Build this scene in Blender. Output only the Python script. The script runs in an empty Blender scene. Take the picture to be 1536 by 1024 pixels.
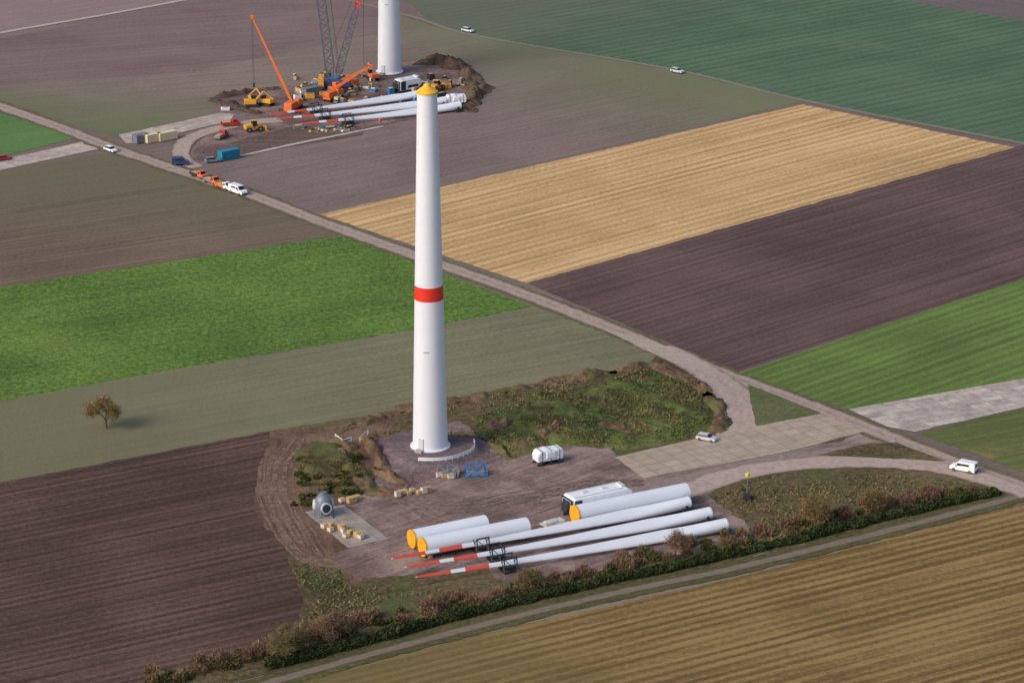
import bpy, bmesh, math, random
import numpy as np
from mathutils import Vector, Matrix, noise
random.seed(7); rng=np.random.default_rng(7)
scene=bpy.context.scene
# ------------------------------------------------------------------ survey frame
F=4619.0; H=234.0; P=math.atan(1592/4619.0); SP,CP=math.sin(P),math.cos(P)
OX=-16.5; OY=612.0
def ray(u,v):
    a=v-512.0
    return Vector((u-768.0, F*CP-a*SP, -(F*SP+a*CP)))
def G(u,v,h=0.0):
    r=ray(u,v); t=(H-h)/(-r.z)
    return Vector((r.x*t-OX, r.y*t-OY, h))
def R(u,v,y):
    r=ray(u,v); t=(y+OY)/r.y
    return Vector((r.x*t-OX, y, H+r.z*t))
def ang(a,b):
    p=G(*a);q=G(*b); return math.atan2(q.y-p.y,q.x-p.x)
def lin(c):
    c=c/255.0
    return c/12.92 if c<=0.04045 else ((c+0.055)/1.055)**2.4
KC=1.14
def C(r,g,b,k=None):
    k=KC if k is None else k
    return (min(.9,lin(r)*k),min(.9,lin(g)*k),min(.9,lin(b)*k),1)
LZ=2.0
# ------------------------------------------------------------------ materials
def newmat(name):
    m=bpy.data.materials.new(name); m.use_nodes=True
    nt=m.node_tree; nt.nodes.clear()
    out=nt.nodes.new('ShaderNodeOutputMaterial'); b=nt.nodes.new('ShaderNodeBsdfPrincipled')
    nt.links.new(b.outputs[0],out.inputs[0])
    return m,nt,b
class N:
    def __init__(s,nt): s.nt=nt
    def L(s,a,b): s.nt.links.new(a,b)
    def setin(s,sock,val):
        if isinstance(val,bpy.types.NodeSocket): s.L(val,sock)
        else: sock.default_value=val
    def math(s,op,a,b=0.0,c=None,clamp=False):
        n=s.nt.nodes.new('ShaderNodeMath'); n.operation=op; n.use_clamp=clamp
        s.setin(n.inputs[0],a); s.setin(n.inputs[1],b)
        if c is not None: s.setin(n.inputs[2],c)
        return n.outputs[0]
    def coord(s):
        return s.nt.nodes.new('ShaderNodeTexCoord').outputs['Object']
    def rot(s,vec,a):
        n=s.nt.nodes.new('ShaderNodeVectorRotate'); n.rotation_type='Z_AXIS'
        s.L(vec,n.inputs['Vector']); n.inputs['Angle'].default_value=a; return n.outputs[0]
    def map(s,vec,sc):
        n=s.nt.nodes.new('ShaderNodeMapping'); s.L(vec,n.inputs[0]); n.inputs['Scale'].default_value=sc; return n.outputs[0]
    def noise(s,vec,scale,detail=4,rough=.55,dist=0.0):
        n=s.nt.nodes.new('ShaderNodeTexNoise'); s.L(vec,n.inputs['Vector'])
        n.inputs['Scale'].default_value=scale; n.inputs['Detail'].default_value=detail
        n.inputs['Roughness'].default_value=rough; n.inputs['Distortion'].default_value=dist
        return n.outputs['Fac']
    def ramp(s,f,stops):
        n=s.nt.nodes.new('ShaderNodeValToRGB'); s.L(f,n.inputs[0])
        e=n.color_ramp.elements
        e[0].position,e[0].color=stops[0]; e[1].position,e[1].color=stops[-1]
        for p,c in stops[1:-1]:
            k=e.new(p); k.color=c
        return n.outputs[0]
    def mix(s,f,a,b):
        n=s.nt.nodes.new('ShaderNodeMix'); n.data_type='RGBA'
        s.setin(n.inputs[0],f); s.setin(n.inputs[6],a); s.setin(n.inputs[7],b)
        return n.outputs[2]
    def sep(s,v):
        n=s.nt.nodes.new('ShaderNodeSeparateXYZ'); s.L(v,n.inputs[0]); return n.outputs
    def bump(s,h,st,dist=.3):
        n=s.nt.nodes.new('ShaderNodeBump'); n.inputs['Strength'].default_value=st; n.inputs['Distance'].default_value=dist
        s.L(h,n.inputs['Height']); return n.outputs[0]
def field_mat(name,c1,c2,a=0.0,wp=.6,ws=.5,wr=.03,wg=.8,period=3.0,ps=.025,ss=(.012,.6),gs=.9,bump=.5,grad=None,c3=None,spot=None,cm=None):
    m,nt,b=newmat(name); n=N(nt)
    co=n.coord(); r=n.rot(co,-a)
    f1=n.noise(co,ps,3,.6,.4)
    f2=n.noise(n.map(r,(ss[0],ss[1],1)),1.0,3,.65)
    f4=n.noise(co,gs,4,.75)
    sy=n.sep(r)
    wob=n.math('MULTIPLY',n.noise(co,.05,1),2.0)
    ph=n.math('ADD',n.math('MULTIPLY',sy[1],2*math.pi/period),wob)
    f3=n.math('MULTIPLY',n.math('SINE',ph),n.math('MULTIPLY',f1,.9))
    f=n.math('MULTIPLY_ADD',n.math('SUBTRACT',f1,.5),wp,.5)
    f=n.math('MULTIPLY_ADD',n.math('SUBTRACT',f2,.5),ws,f)
    f=n.math('MULTIPLY_ADD',n.math('SUBTRACT',f4,.5),wg,f)
    f=n.math('MULTIPLY_ADD',f3,wr,f)
    stops=[(.3,c1),(.7,c2)] if cm is None else [(.3,c1),(.5,cm),(.7,c2)]
    col=n.ramp(f,stops)
    if grad is not None:
        p,q=G(*grad[0]),G(*grad[1]); d=(q-p); L2=d.length_squared
        s=n.sep(co)
        t=n.math('ADD',n.math('MULTIPLY',n.math('SUBTRACT',s[0],p.x),d.x/L2),n.math('MULTIPLY',n.math('SUBTRACT',s[1],p.y),d.y/L2))
        t=n.math('ADD',t,n.math('MULTIPLY',n.math('SUBTRACT',n.noise(co,.04,3),.5),.9))
        t=n.math('ADD',t,0.0,clamp=True)
        t=n.math('MULTIPLY',t,n.math('MULTIPLY_ADD',n.math('SUBTRACT',f4,.5),1.5,.8),clamp=True)
        col=n.mix(t,col,grad[2])
    if spot is not None:
        sp=n.ramp(n.noise(co,spot[0],4,.65,.3),[(spot[1],(0,0,0,1)),(spot[1]+.09,(1,1,1,1))])
        col=n.mix(n.math('MULTIPLY',sp,n.math('MULTIPLY_ADD',n.math('SUBTRACT',f4,.5),2.0,.75),clamp=True),col,spot[2])
    n.L(col,b.inputs['Base Color']); b.inputs['Roughness'].default_value=.95
    b.inputs['Specular IOR Level'].default_value=.15
    hb=n.math('MULTIPLY_ADD',f2,min(1.0,ws),f4)
    n.L(n.bump(hb,bump,.35),b.inputs['Normal'])
    return m
def solid(name,c,rough=.5,metal=0.0,var=.12,sc=.8,dirt=None):
    m,nt,b=newmat(name); n=N(nt); co=n.coord()
    f=n.noise(co,sc,4,.6)
    lo=tuple(x*(1-var) for x in c[:3])+(1,); hi=tuple(min(1,x*(1+var)) for x in c[:3])+(1,)
    col=n.ramp(f,[(.3,lo),(.7,hi)])
    if dirt is not None:
        d=n.ramp(n.noise(co,sc*2.5,5,.7),[(.5,(0,0,0,1)),(.75,(1,1,1,1))])
        col=n.mix(n.math('MULTIPLY',d,dirt[1]),col,dirt[0])
    n.L(col,b.inputs['Base Color']); b.inputs['Roughness'].default_value=rough; b.inputs['Metallic'].default_value=metal
    return m
def leafmat(name,c1,c2,sc=.5):
    m,nt,b=newmat(name); n=N(nt); co=n.coord()
    f=n.noise(co,sc,3,.7)
    f2=n.noise(co,sc*8,2,.7)
    f=n.math('MULTIPLY_ADD',n.math('SUBTRACT',f2,.5),.8,f)
    n.L(n.ramp(f,[(.3,c1),(.7,c2)]),b.inputs['Base Color']); b.inputs['Roughness'].default_value=.8
    b.inputs['Specular IOR Level'].default_value=.2
    return m
# ------------------------------------------------------------------ mesh builder
class MB:
    def __init__(s): s.v=[];s.f=[];s.m=[]
    def add(s,vs,fs,mi=0):
        o=len(s.v); s.v+= [tuple(x) for x in vs]; s.f+=[tuple(i+o for i in f) for f in fs]; s.m+=[mi]*len(fs)
    def box(s,c,sz,mi=0,rz=0,M=None,taper=1.0):
        hx,hy,hz=sz[0]/2,sz[1]/2,sz[2]/2
        vs=[]
        for z,k in((-hz,1),(hz,taper)):
            for x,y in((-hx,-hy),(hx,-hy),(hx,hy),(-hx,hy)):
                vs.append(Vector((x*k,y*k,z)))
        R_=Matrix.Rotation(rz,3,'Z') if M is None else M
        vs=[R_@v+Vector(c) for v in vs]
        s.add(vs,[(3,2,1,0),(4,5,6,7),(0,1,5,4),(1,2,6,5),(2,3,7,6),(3,0,4,7)],mi)
    def tube(s,p,q,r1,r2=None,n=8,mi=0,cap=True):
        p=Vector(p);q=Vector(q); r2=r1 if r2 is None else r2
        d=(q-p).normalized(); a=Vector((0,0,1)) if abs(d.z)<.9 else Vector((1,0,0))
        x=d.cross(a).normalized(); y=d.cross(x)
        vs=[];
        for c,r in((p,r1),(q,r2)):
            for i in range(n):
                t=2*math.pi*i/n+math.pi/n; vs.append(c+(x*math.cos(t)+y*math.sin(t))*r)
        fs=[(i,(i+1)%n,n+(i+1)%n,n+i) for i in range(n)]
        if cap: fs+=[tuple(range(n))[::-1],tuple(range(n,2*n))]
        s.add(vs,fs,mi)
    def lathe(s,prof,n=32,mi=0,c=(0,0,0),axis='Z'):
        vs=[]
        for r,z in prof:
            for i in range(n):
                t=2*math.pi*i/n
                if axis=='Z': vs.append((c[0]+r*math.cos(t),c[1]+r*math.sin(t),c[2]+z))
                else: vs.append((c[0]+z,c[1]+r*math.cos(t),c[2]+r*math.sin(t)))
        fs=[]
        for k in range(len(prof)-1):
            for i in range(n):
                j=(i+1)%n; fs.append((k*n+i,k*n+j,(k+1)*n+j,(k+1)*n+i))
        s.add(vs,fs,mi)
    def prism(s,prof,y0,y1,mi=0,k=1.0):
        n=len(prof); vs=[(x,y0,z) for x,z in prof]+[(x,y1,z) for x,z in prof]
        fs=[(i,(i+1)%n,n+(i+1)%n,n+i) for i in range(n)]+[tuple(range(n))[::-1],tuple(range(n,2*n))]
        s.add(vs,fs,mi)
    def obj(s,name,mats,parent=None,loc=(0,0,0),rz=0,smooth=None,bevel=0):
        me=bpy.data.meshes.new(name); me.from_pydata(s.v,[],s.f); 
        for m in mats: me.materials.append(m)
        me.polygons.foreach_set('material_index',s.m); me.update()
        if smooth is not None:
            me.shade_smooth(); me.set_sharp_from_angle(angle=math.radians(smooth))
        o=bpy.data.objects.new(name,me); scene.collection.objects.link(o)
        if parent is not None: o.parent=parent
        else: o.location=loc; o.rotation_euler=(0,0,rz)
        if bevel:
            b=o.modifiers.new('b','BEVEL'); b.width=bevel; b.segments=2; b.limit_method='ANGLE'
        return o
def empty(name,loc=(0,0,0),rz=0):
    e=bpy.data.objects.new(name,None); scene.collection.objects.link(e)
    e.location=loc; e.rotation_euler=(0,0,rz); e.empty_display_size=.5; return e
def nz(x,y,s,seed=0.0,o=3):
    return noise.fractal(Vector((x*s+seed,y*s-seed,seed*.37)),.9,2.0,o)
def poly(name,pts,mat,z,jit=.35,step=1.6,world=False):
    P_=[Vector(p) if world else G(*p) for p in pts]
    z=z*LZ; out=[]
    for i,p in enumerate(P_):
        q=P_[(i+1)%len(P_)]; d=q-p; L=d.length; k=max(1,min(300,int(L/step))); nrm=Vector((-d.y,d.x,0)).normalized()
        for j in range(k):
            c=p+d*(j/k); w=nz(c.x,c.y,.25,3.1)*jit + (random.random()-.5)*jit*.5
            if j==0: w=0
            out.append(c+nrm*w)
    bm=bmesh.new(); vs=[bm.verts.new((p.x,p.y,z)) for p in out]
    es=[bm.edges.new((vs[i],vs[(i+1)%len(vs)])) for i in range(len(vs))]
    bmesh.ops.triangle_fill(bm,use_beauty=True,use_dissolve=False,edges=es,normal=(0,0,1))
    for f in bm.faces:
        if f.normal.z<0: f.normal_flip()
    me=bpy.data.meshes.new(name); bm.to_mesh(me); bm.free()
    me.materials.append(mat); me.update()
    o=bpy.data.objects.new(name,me); scene.collection.objects.link(o); return o
def smoothline(P_,step=1.2):
    out=[]; n=len(P_)
    def tan(i):
        a=P_[max(0,i-1)];b=P_[min(n-1,i+1)]; return (b-a).normalized()
    for i in range(n-1):
        p1=P_[i];p2=P_[i+1]; L=(p2-p1).length; m1=tan(i)*L; m2=tan(i+1)*L
        k=max(1,int(L/step))
        for j in range(k):
            t=j/k; t2=t*t;t3=t2*t
            out.append(p1*(2*t3-3*t2+1)+m1*(t3-2*t2+t)+p2*(-2*t3+3*t2)+m2*(t3-t2))
    out.append(P_[-1]); return out
def ribbon_data(P_,wid,jit,z):
    vs=[];uv=[];fs=[]; L=0
    for i,p in enumerate(P_):
        a=P_[max(0,i-1)];b=P_[min(len(P_)-1,i+1)]; d=(b-a).normalized(); nn=Vector((-d.y,d.x,0))
        if i: L+=(p-P_[i-1]).length
        w=(wid[0]+(wid[1]-wid[0])*i/(len(P_)-1))/2
        for k,sgn in enumerate((1,-1)):
            e=w+nz(p.x+sgn*7,p.y,.3,5+sgn)*jit+(random.random()-.5)*jit*.5
            q=p+nn*sgn*e; vs.append((q.x,q.y,z)); uv.append((L,float(k)))
        if i: o=2*i; fs.append((o-2,o-1,o+1,o))
    return vs,uv,fs
def ribbon(name,pts,wid,mat,z,jit=.3,world=False):
    if not isinstance(wid,tuple): wid=(wid,wid)
    P_=smoothline([Vector(p) if world else G(*p) for p in pts])
    vs,uv,fs=ribbon_data(P_,wid,jit,z*LZ)
    me=bpy.data.meshes.new(name); me.from_pydata(vs,[],fs); me.materials.append(mat)
    l=me.uv_layers.new(name='UVMap')
    for pl in me.polygons:
        for li in pl.loop_indices: l.data[li].uv=uv[me.loops[li].vertex_index]
    me.update()
    if me.polygons[0].normal.z<0: me.flip_normals()
    o=bpy.data.objects.new(name,me); scene.collection.objects.link(o); return o
def inpoly(x,y,P_):
    c=np.zeros(x.shape,bool); n=len(P_); j=n-1
    for i in range(n):
        xi,yi=P_[i];xj,yj=P_[j]
        cond=((yi>y)!=(yj>y))&(x<(xj-xi)*(y-yi)/((yj-yi)+1e-12)+xi)
        c^=cond; j=i
    return c
def pdist(x,y,P_):
    d=np.full(x.shape,1e9); n=len(P_)
    for i in range(n):
        ax,ay=P_[i];bx,by=P_[(i+1)%n]; dx,dy=bx-ax,by-ay
        t=np.clip(((x-ax)*dx+(y-ay)*dy)/(dx*dx+dy*dy+1e-12),0,1)
        d=np.minimum(d,np.hypot(x-ax-t*dx,y-ay-t*dy))
    return d
def terrain(name,pts,step,hf,mat,z0=.03,world=False):
    P_=[(p[0],p[1]) if world else tuple(G(*p).xy) for p in pts]
    xs=np.array([p[0] for p in P_]);ys=np.array([p[1] for p in P_])
    X,Y=np.meshgrid(np.arange(xs.min()-step,xs.max()+step,step),np.arange(ys.min()-step,ys.max()+step,step))
    I=inpoly(X,Y,P_); D=pdist(X,Y,P_); D=np.where(I,D,-D)
    idx=-np.ones(X.shape,int); vs=[]
    for i in range(X.shape[0]):
        for j in range(X.shape[1]):
            if D[i,j]>-step*.9:
                idx[i,j]=len(vs); d=max(0,D[i,j]); 
                z=hf(X[i,j],Y[i,j],d)+z0 if D[i,j]>0 else -.03
                vs.append((X[i,j],Y[i,j],z))
    fs=[]
    for i in range(X.shape[0]-1):
        for j in range(X.shape[1]-1):
            q=(idx[i,j],idx[i,j+1],idx[i+1,j+1],idx[i+1,j])
            if min(q)>=0: fs.append(tuple(int(k) for k in q))
    me=bpy.data.meshes.new(name); me.from_pydata(vs,[],fs); me.materials.append(mat); me.shade_smooth(); me.update()
    o=bpy.data.objects.new(name,me); scene.collection.objects.link(o); return o
def bank(name,pts,width,height,mat,seed=1.0,step=.5):
    P_=smoothline([G(*p) for p in pts],step); rows=13; vs=[];fs=[]
    for i,p in enumerate(P_):
        a=P_[max(0,i-1)];b=P_[min(len(P_)-1,i+1)]; d=(b-a).normalized(); nn=Vector((-d.y,d.x,0))
        e=min(1,i*step/4,(len(P_)-1-i)*step/4)
        wv=1+.8*nz(p.x,p.y,.12,seed)
        for k in range(rows):
            t=k/(rows-1)*2-1; q=p+nn*(t*width/2*max(.4,wv)+.9*nz(p.x,p.y,.1,seed+4)+.35*nz(p.x+t*9,p.y,.6,seed))
            hgt=height*max(0,(1-t*t))**1.2*e*(.6+1.3*nz(q.x,q.y,.16,seed)+.5*nz(q.x,q.y,.7,seed))
            vs.append((q.x,q.y,max(-.02,hgt)+(.12 if abs(t)<.99 else -.03)))
        if i:
            for k in range(rows-1):
                o=i*rows+k; fs.append((o-rows,o-rows+1,o+1,o))
    me=bpy.data.meshes.new(name); me.from_pydata(vs,[],fs); me.materials.append(mat); me.shade_smooth(); me.update()
    if sum(p.normal.z for p in me.polygons)<0: me.flip_normals()
    o=bpy.data.objects.new(name,me); scene.collection.objects.link(o); return o
def quads(name,cen,ax,up,mat,parent=None):
    n=len(cen); v=np.empty((n,4,3)); v[:,0]=cen-ax-up; v[:,1]=cen+ax-up; v[:,2]=cen+ax+up; v[:,3]=cen-ax+up
    me=bpy.data.meshes.new(name); me.from_pydata(v.reshape(-1,3).tolist(),[],np.arange(n*4).reshape(n,4).tolist())
    me.materials.append(mat); me.update(); o=bpy.data.objects.new(name,me); scene.collection.objects.link(o)
    if parent is not None: o.parent=parent
    return o
def rdir(n):
    d=rng.normal(size=(n,3)); return d/np.linalg.norm(d,axis=1,keepdims=True)
# ------------------------------------------------------------------ ground and fields
A_left=ang((0,724),(415,645)); A_straw=ang((480,322),(1205,157)); A_straw2=ang((790,425),(1510,225)); A_hedge=ang((600,950),(1280,790))
A_green=ang((0,602),(790,462)); A_ne=ang((700,52),(1536,217)); A_road=ang((480,333),(1250,620)); A_slabR=ang((1280,615),(1536,568))
g=poly('ground',[(-9000,-9000,0),(9000,-9000,0),(9000,9000,0),(-9000,9000,0)],
   field_mat('ground_soil',C(104,90,86),C(128,116,104),A_left,ps=.006,wp=1.2),0,jit=0,step=1e9,world=True)
z=.010
def fld(name,pts,mat,zz=None,jit=.4):
    global z
    if zz is None: z+=.0022; zz=z
    return poly(name,pts,mat,zz,jit)
fld('field_ploughed_north',[(-500,130),(0,52),(290,0),(700,-70),(600,-300),(-800,-200)],field_mat('soil_north',C(126,108,104),C(144,127,120),ang((0,52),(290,0))))  # northern field colours lightened to stand in for distance haze
fld('field_ploughed_west',[(-500,145),(0,58),(300,5),(560,-45),(640,0),(610,40),(560,55),(300,110),(0,135),(-500,215)],field_mat('soil_west',C(108,90,88),C(130,112,108),ang((0,135),(300,110)),ws=.6))
fld('field_fallow',[(-500,210),(0,130),(300,106),(560,52),(640,70),(640,110),(420,130),(320,160),(345,172),(170,205),(0,150),(-500,260)],
    field_mat('fallow',C(112,98,91),C(134,120,110),ang((0,135),(300,110)),grad=((220,130),(90,190),C(92,108,68)),ws=.6))
fld('field_ploughed_middle',[(640,70),(560,55),(600,25),(700,52),(1020,108),(1205,152),(480,322),(375,290),(265,245),(300,215),(320,160),(420,130),(560,110)],
    field_mat('soil_middle',C(108,93,90),C(132,116,110),A_straw,grad=((760,190),(1080,125),C(106,116,80)),ws=.6))
fld('field_meadow_north_east',[(560,-40),(640,28),(700,50),(1020,106),(1205,150),(1536,215),(2300,370),(2600,-100),(1300,-300),(700,-200)],
    field_mat('meadow_dark',C(70,92,72),C(92,114,88),A_ne+1.35,ws=.6,wr=.22,period=4.5,grad=((1000,60),(640,10),C(102,102,88)),spot=(.03,.6,C(98,110,90))))
fld('field_ploughed_far',[(1290,-12),(1420,12),(1536,32),(2300,200),(2500,-100),(1300,-200)],field_mat('soil_far',C(94,84,86),C(112,102,100),A_ne))
fld('field_stubble_straw',[(480,322),(1205,157),(1525,222),(790,425)],
    field_mat('straw',C(156,128,88),C(208,176,130),A_straw2,ws=.9,wr=.2,period=3.4,wp=.4,cm=C(186,153,108),ss=(.006,.6),spot=(.018,.64,C(166,140,102))))
fld('field_ploughed_east',[(790,425),(1520,222),(2300,30),(2300,220),(1536,418),(1105,557)],
    field_mat('soil_east',C(76,59,59),C(106,86,83),A_straw2,ws=.9,wr=.1,period=2.8,ss=(.008,.7)))
fld('field_green_east',[(1105,560),(1536,418),(2300,190),(2300,420),(1536,570),(1275,615)],
    field_mat('winter_crop',C(78,96,50),C(108,130,66),ang((1105,560),(1536,418)),ws=.8,wr=.2,period=3.2))
fld('field_green_north_west',[(-500,120),(0,166),(112,208),(0,236),(-500,330)],field_mat('green_nw',C(78,108,62),C(98,130,74),A_left))
fld('field_seeded_west',[(-500,350),(0,256),(168,228),(512,352),(0,431),(-500,508)],
    field_mat('seeded',C(94,79,70),C(120,103,89),A_left,grad=((160,390),(200,260),C(104,102,80)),ws=.9,wr=.1,period=3))
fld('field_green_crop',[(-500,508),(0,431),(512,354),(800,460),(610,497),(250,556),(0,603),(-500,698)],
    field_mat('green_crop',C(62,82,38),C(116,138,68),A_green,ws=.25,wg=1.2,gs=.8,wr=.02,wp=.5,cm=C(86,114,50),bump=1.0,spot=(.05,.62,C(104,114,62))))
fld('field_grass_sparse',[(-500,698),(0,603),(250,556),(610,497),(800,460),(990,528),(975,545),(690,602),(415,647),(0,724),(-500,820)],
    field_mat('sparse_grass',C(102,100,78),C(128,125,100),A_green,ws=.8,grad=((620,560),(150,660),C(108,106,80))))
fld('field_ploughed_south_west',[(-500,820),(0,724),(415,645),(500,640),(470,800),(520,900),(470,960),(300,1010),(-100,1110),(-500,1200)],
    field_mat('soil_dark',C(66,50,45),C(104,82,73),A_left,ws=1.0,wr=.16,period=2.4,cm=C(83,65,59),ss=(.01,.8),bump=.8))
fld('field_stubble_south',[(300,1062),(440,1024),(770,940),(1100,868),(1536,755),(2300,560),(2600,1500),(0,1700)],
    field_mat('stubble_south',C(96,77,48),C(144,120,76),A_hedge,ws=1.1,wr=.3,period=2.6,grad=((900,930),(500,1060),C(104,97,60)),cm=C(119,98,61)))
fld('field_grass_east',[(1378,650),(1536,612),(2300,430),(2300,880),(1536,708)],
    field_mat('grass_east',C(72,86,48),C(104,108,64),A_slabR,ws=.8,wr=.1,spot=(.03,.57,C(144,122,82))))
verge=[(415,645),(690,602),(975,545),(990,528),(1110,565),(1300,640),(1536,735),(1536,745),(1510,742),(1080,845),(760,918),(460,995),(330,1028),(200,1060),(60,1085),(200,1030),(430,965),(455,900),(430,830),(395,700)]
M_verge=field_mat('rough_grass_ground',C(70,60,44),C(114,100,72),A_hedge,ws=.3,wg=1.3,gs=.8,cm=C(92,82,57),spot=(.07,.54,C(80,90,50)),bump=.9)
poly('verge_ground',verge,M_verge,.05,.6)
M_mud=field_mat('site_mud',C(96,80,75),C(150,130,122),A_hedge+.25,wp=1.1,ps=.09,ws=.6,ss=(.05,.9),wg=.7,gs=1.3,cm=C(122,104,99),spot=(.12,.6,C(100,88,86)),bump=.45)
M_soilbrown=field_mat('site_soil',C(84,65,54),C(126,103,85),A_left+1.2,wp=1.0,ps=.1,ws=.4,wg=.9,gs=1.2,cm=C(104,83,70),bump=.7)
poly('disturbed_soil',[(405,648),(500,640),(600,615),(560,700),(600,860),(520,880),(470,860),(440,830),(395,790),(380,750),(392,700)],M_soilbrown,.053,.9)
poly('gravel_crane_pad',[(575,705),(600,650),(690,632),(760,690),(850,668),(915,672),(965,718),(1090,690),(1240,665),(1300,650),(1370,675),(1330,690),(1200,695),(1120,708),(1060,742),(1125,790),(1125,806),(775,884),(730,850),(540,868),(495,838),(530,818),(583,808),(515,757),(540,745)],M_mud,.056,1.2)
def slabmat(name,a,c1,c2,bw=5.0,bh=2.6,dirt=.8):
    m,nt,b=newmat(name); n=N(nt); co=n.coord(); r=n.rot(co,-a)
    br=nt.nodes.new('ShaderNodeTexBrick'); n.L(r,br.inputs['Vector']); br.inputs['Scale'].default_value=1
    br.inputs['Brick Width'].default_value=bw; br.inputs['Row Height'].default_value=bh; br.inputs['Mortar Size'].default_value=.1
    br.inputs['Color1'].default_value=c1; br.inputs['Color2'].default_value=c2; br.inputs['Mortar'].default_value=tuple(x*.55 for x in c1[:3])+(1,)
    br.offset=.0
    d=n.noise(co,.35,5,.7); col=n.mix(n.ramp(d,[(.44,(0,0,0,1)),(.7,(dirt,dirt,dirt,1))]),br.outputs[0],C(126,108,96))
    n.L(col,b.inputs['Base Color']); b.inputs['Roughness'].default_value=.9; return m
S1=slabmat('concrete_plates_a',A_slabR,C(192,182,172),C(160,150,144))
S2=slabmat('concrete_plates_b',ang((925,685),(1230,622)),C(172,156,138),C(160,145,128),4,3,.5)
S3=slabmat('concrete_plates_c',ang((0,245),(345,175)),C(192,178,168),C(168,154,146))
poly('concrete_slab_road',[(1272,614),(1536,568),(2300,435),(2300,470),(1536,611),(1372,648),(1330,640)],S1,.059,.15)
poly('concrete_slab_road',[(-500,348),(0,241),(130,212),(158,222),(0,256),(-500,366)],S3,.059,.15)
poly('concrete_slab_road',[(178,203),(330,170),(352,172),(345,182),(210,214),(190,216)],S3,.059,.15)
poly('concrete_pad',[(457,768),(515,757),(583,808),(522,822)],slabmat('concrete_plates_d',ang((457,768),(515,757)),C(160,150,142),C(146,138,130),3,3),.061,.1)
def roadmat(name,c1,c2,cg,cen=.5):
    m,nt,b=newmat(name); n=N(nt); co=n.coord()
    uv=nt.nodes.new('ShaderNodeUVMap').outputs[0]; s=n.sep(uv)
    f=n.noise(co,.8,5,.7); base=n.ramp(f,[(.3,c1),(.7,c2)])
    d=n.math('ABSOLUTE',n.math('SUBTRACT',s[1],.5))
    d=n.math('ADD',d,n.math('MULTIPLY',n.math('SUBTRACT',n.noise(co,.4,4),.5),.35))
    e=n.ramp(d,[(0.0,(cen,cen,cen,1)),(.1,(0,0,0,1)),(.36,(0,0,0,1)),(.5,(.9,.9,.9,1))])
    n.L(n.mix(e,base,cg),b.inputs['Base Color']); b.inputs['Roughness'].default_value=.95
    n.L(n.bump(f,.5,.2),b.inputs['Normal']); return m
RM=roadmat('dirt_road',C(138,120,112),C(172,153,143),C(110,101,80))
RM2=roadmat('gravel_road',C(146,129,120),C(180,161,149),C(120,103,91),.15)
RV=field_mat('road_verge',C(86,82,58),C(114,105,78),0,wg=1.4,cm=C(100,94,68))
road=[(-500,-60),(-150,105),(0,160),(85,190),(165,221),(270,257),(375,292),(480,333),(640,390),(760,432),(870,474),(985,521),(1100,566),(1250,622),(1400,682),(1536,732),(2000,900)]
ribbon('road_verge',road,7.2,RV,.068,.8)
ribbon('dirt_road',road,5.0,RM,.072,.35)
ribbon('gravel_road',[(990,522),(1045,550),(1090,580),(1108,610),(1112,640),(1085,662)],(7,9.5),RM2,.075,.4)
poly('gravel_junction',[(905,494),(985,515),(1060,545),(1075,566),(1010,545),(960,522)],field_mat('pale_gravel',C(154,141,130),C(182,167,153)),.077,.4)
ribbon('gravel_road',[(1350,668),(1240,680),(1120,698),(1000,726),(900,740)],(6,6),roadmat('mud_lane',C(112,96,92),C(148,130,122),C(110,94,88),0),.064,.8)
poly('concrete_pad',[(922,686),(1125,641),(1228,622),(1305,646),(1180,678),(965,718)],S2,.080,.2)
ribbon('gravel_road',[(1545,742),(1440,708),(1370,697),(1280,693),(1190,697),(1100,712),(1020,738),(930,752)],(6,8),RM2,.083,.6)
poly('grass_island',[(1225,683),(1290,668),(1345,664),(1420,692),(1370,690),(1290,686)],M_verge,.086,.4)
poly('grass_island',[(1122,577),(1232,620),(1135,640),(1128,610)],field_mat('island_grass',C(78,86,54),C(110,110,76),0,wg=1.3),.0885,.3)
fp=[(150,1095),(395,1026),(580,975),(760,928),(930,888),(1090,855),(1300,804),(1500,752),(1545,738)]
ribbon('path_verge',fp,6.0,field_mat('path_verge_grass',C(66,68,42),C(98,92,60),0,wg=1.3),.0625,.5)
ribbon('field_path',fp,2.2,roadmat('field_path',C(104,92,80),C(128,114,100),C(84,78,60),.2),.066,.2)
ribbon('farm_track',[(-400,128),(0,50),(150,24),(290,-2),(600,-60)],2.4,roadmat('farm_track',C(160,146,140),C(184,170,162),C(128,114,108),.3),.062,.2)
ribbon('farm_track',[(520,0),(620,26),(700,51),(1020,107),(1205,151),(1536,216),(2200,350)],2.0,roadmat('grass_track',C(114,108,98),C(130,126,110),C(92,101,78),.5),.062,.2)
M_mud2=field_mat('site_mud_north',C(92,75,71),C(140,120,112),A_straw,wp=1.0,ps=.08,ws=.4,wg=.9,gs=1.0,cm=C(114,96,91),bump=.6)
poly('gravel_crane_pad',[(318,152),(420,132),(560,112),(600,92),(650,92),(700,112),(714,150),(690,165),(560,190),(420,215),(350,225),(310,242),(285,240),(300,212),(345,186),(400,178)],M_mud2,.070,.8)
ribbon('gravel_road',[(295,252),(275,240),(272,225),(285,208),(318,196),(365,186),(420,180)],(5,6),RM2,.078,.4)
ribbon('gravel_road',[(345,238),(450,215),(575,190)],(1.6,1.2),roadmat('pale_strip',C(166,156,150),C(190,180,174),C(144,128,120),0),.081,.2)
for pp,w,h in (([(625,93),(675,98),(706,118),(714,146),(690,168)],7,2.2),([(318,150),(345,160),(395,172)],5,1.3),([(318,150),(370,138),(420,132)],4,1.2)):
    bank('soil_bank',pp,w,h,field_mat('bank_soil_n',C(66,53,50),C(102,86,72),0,wg=1.3,spot=(.2,.55,C(84,86,56))),seed=random.random()*9)
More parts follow.
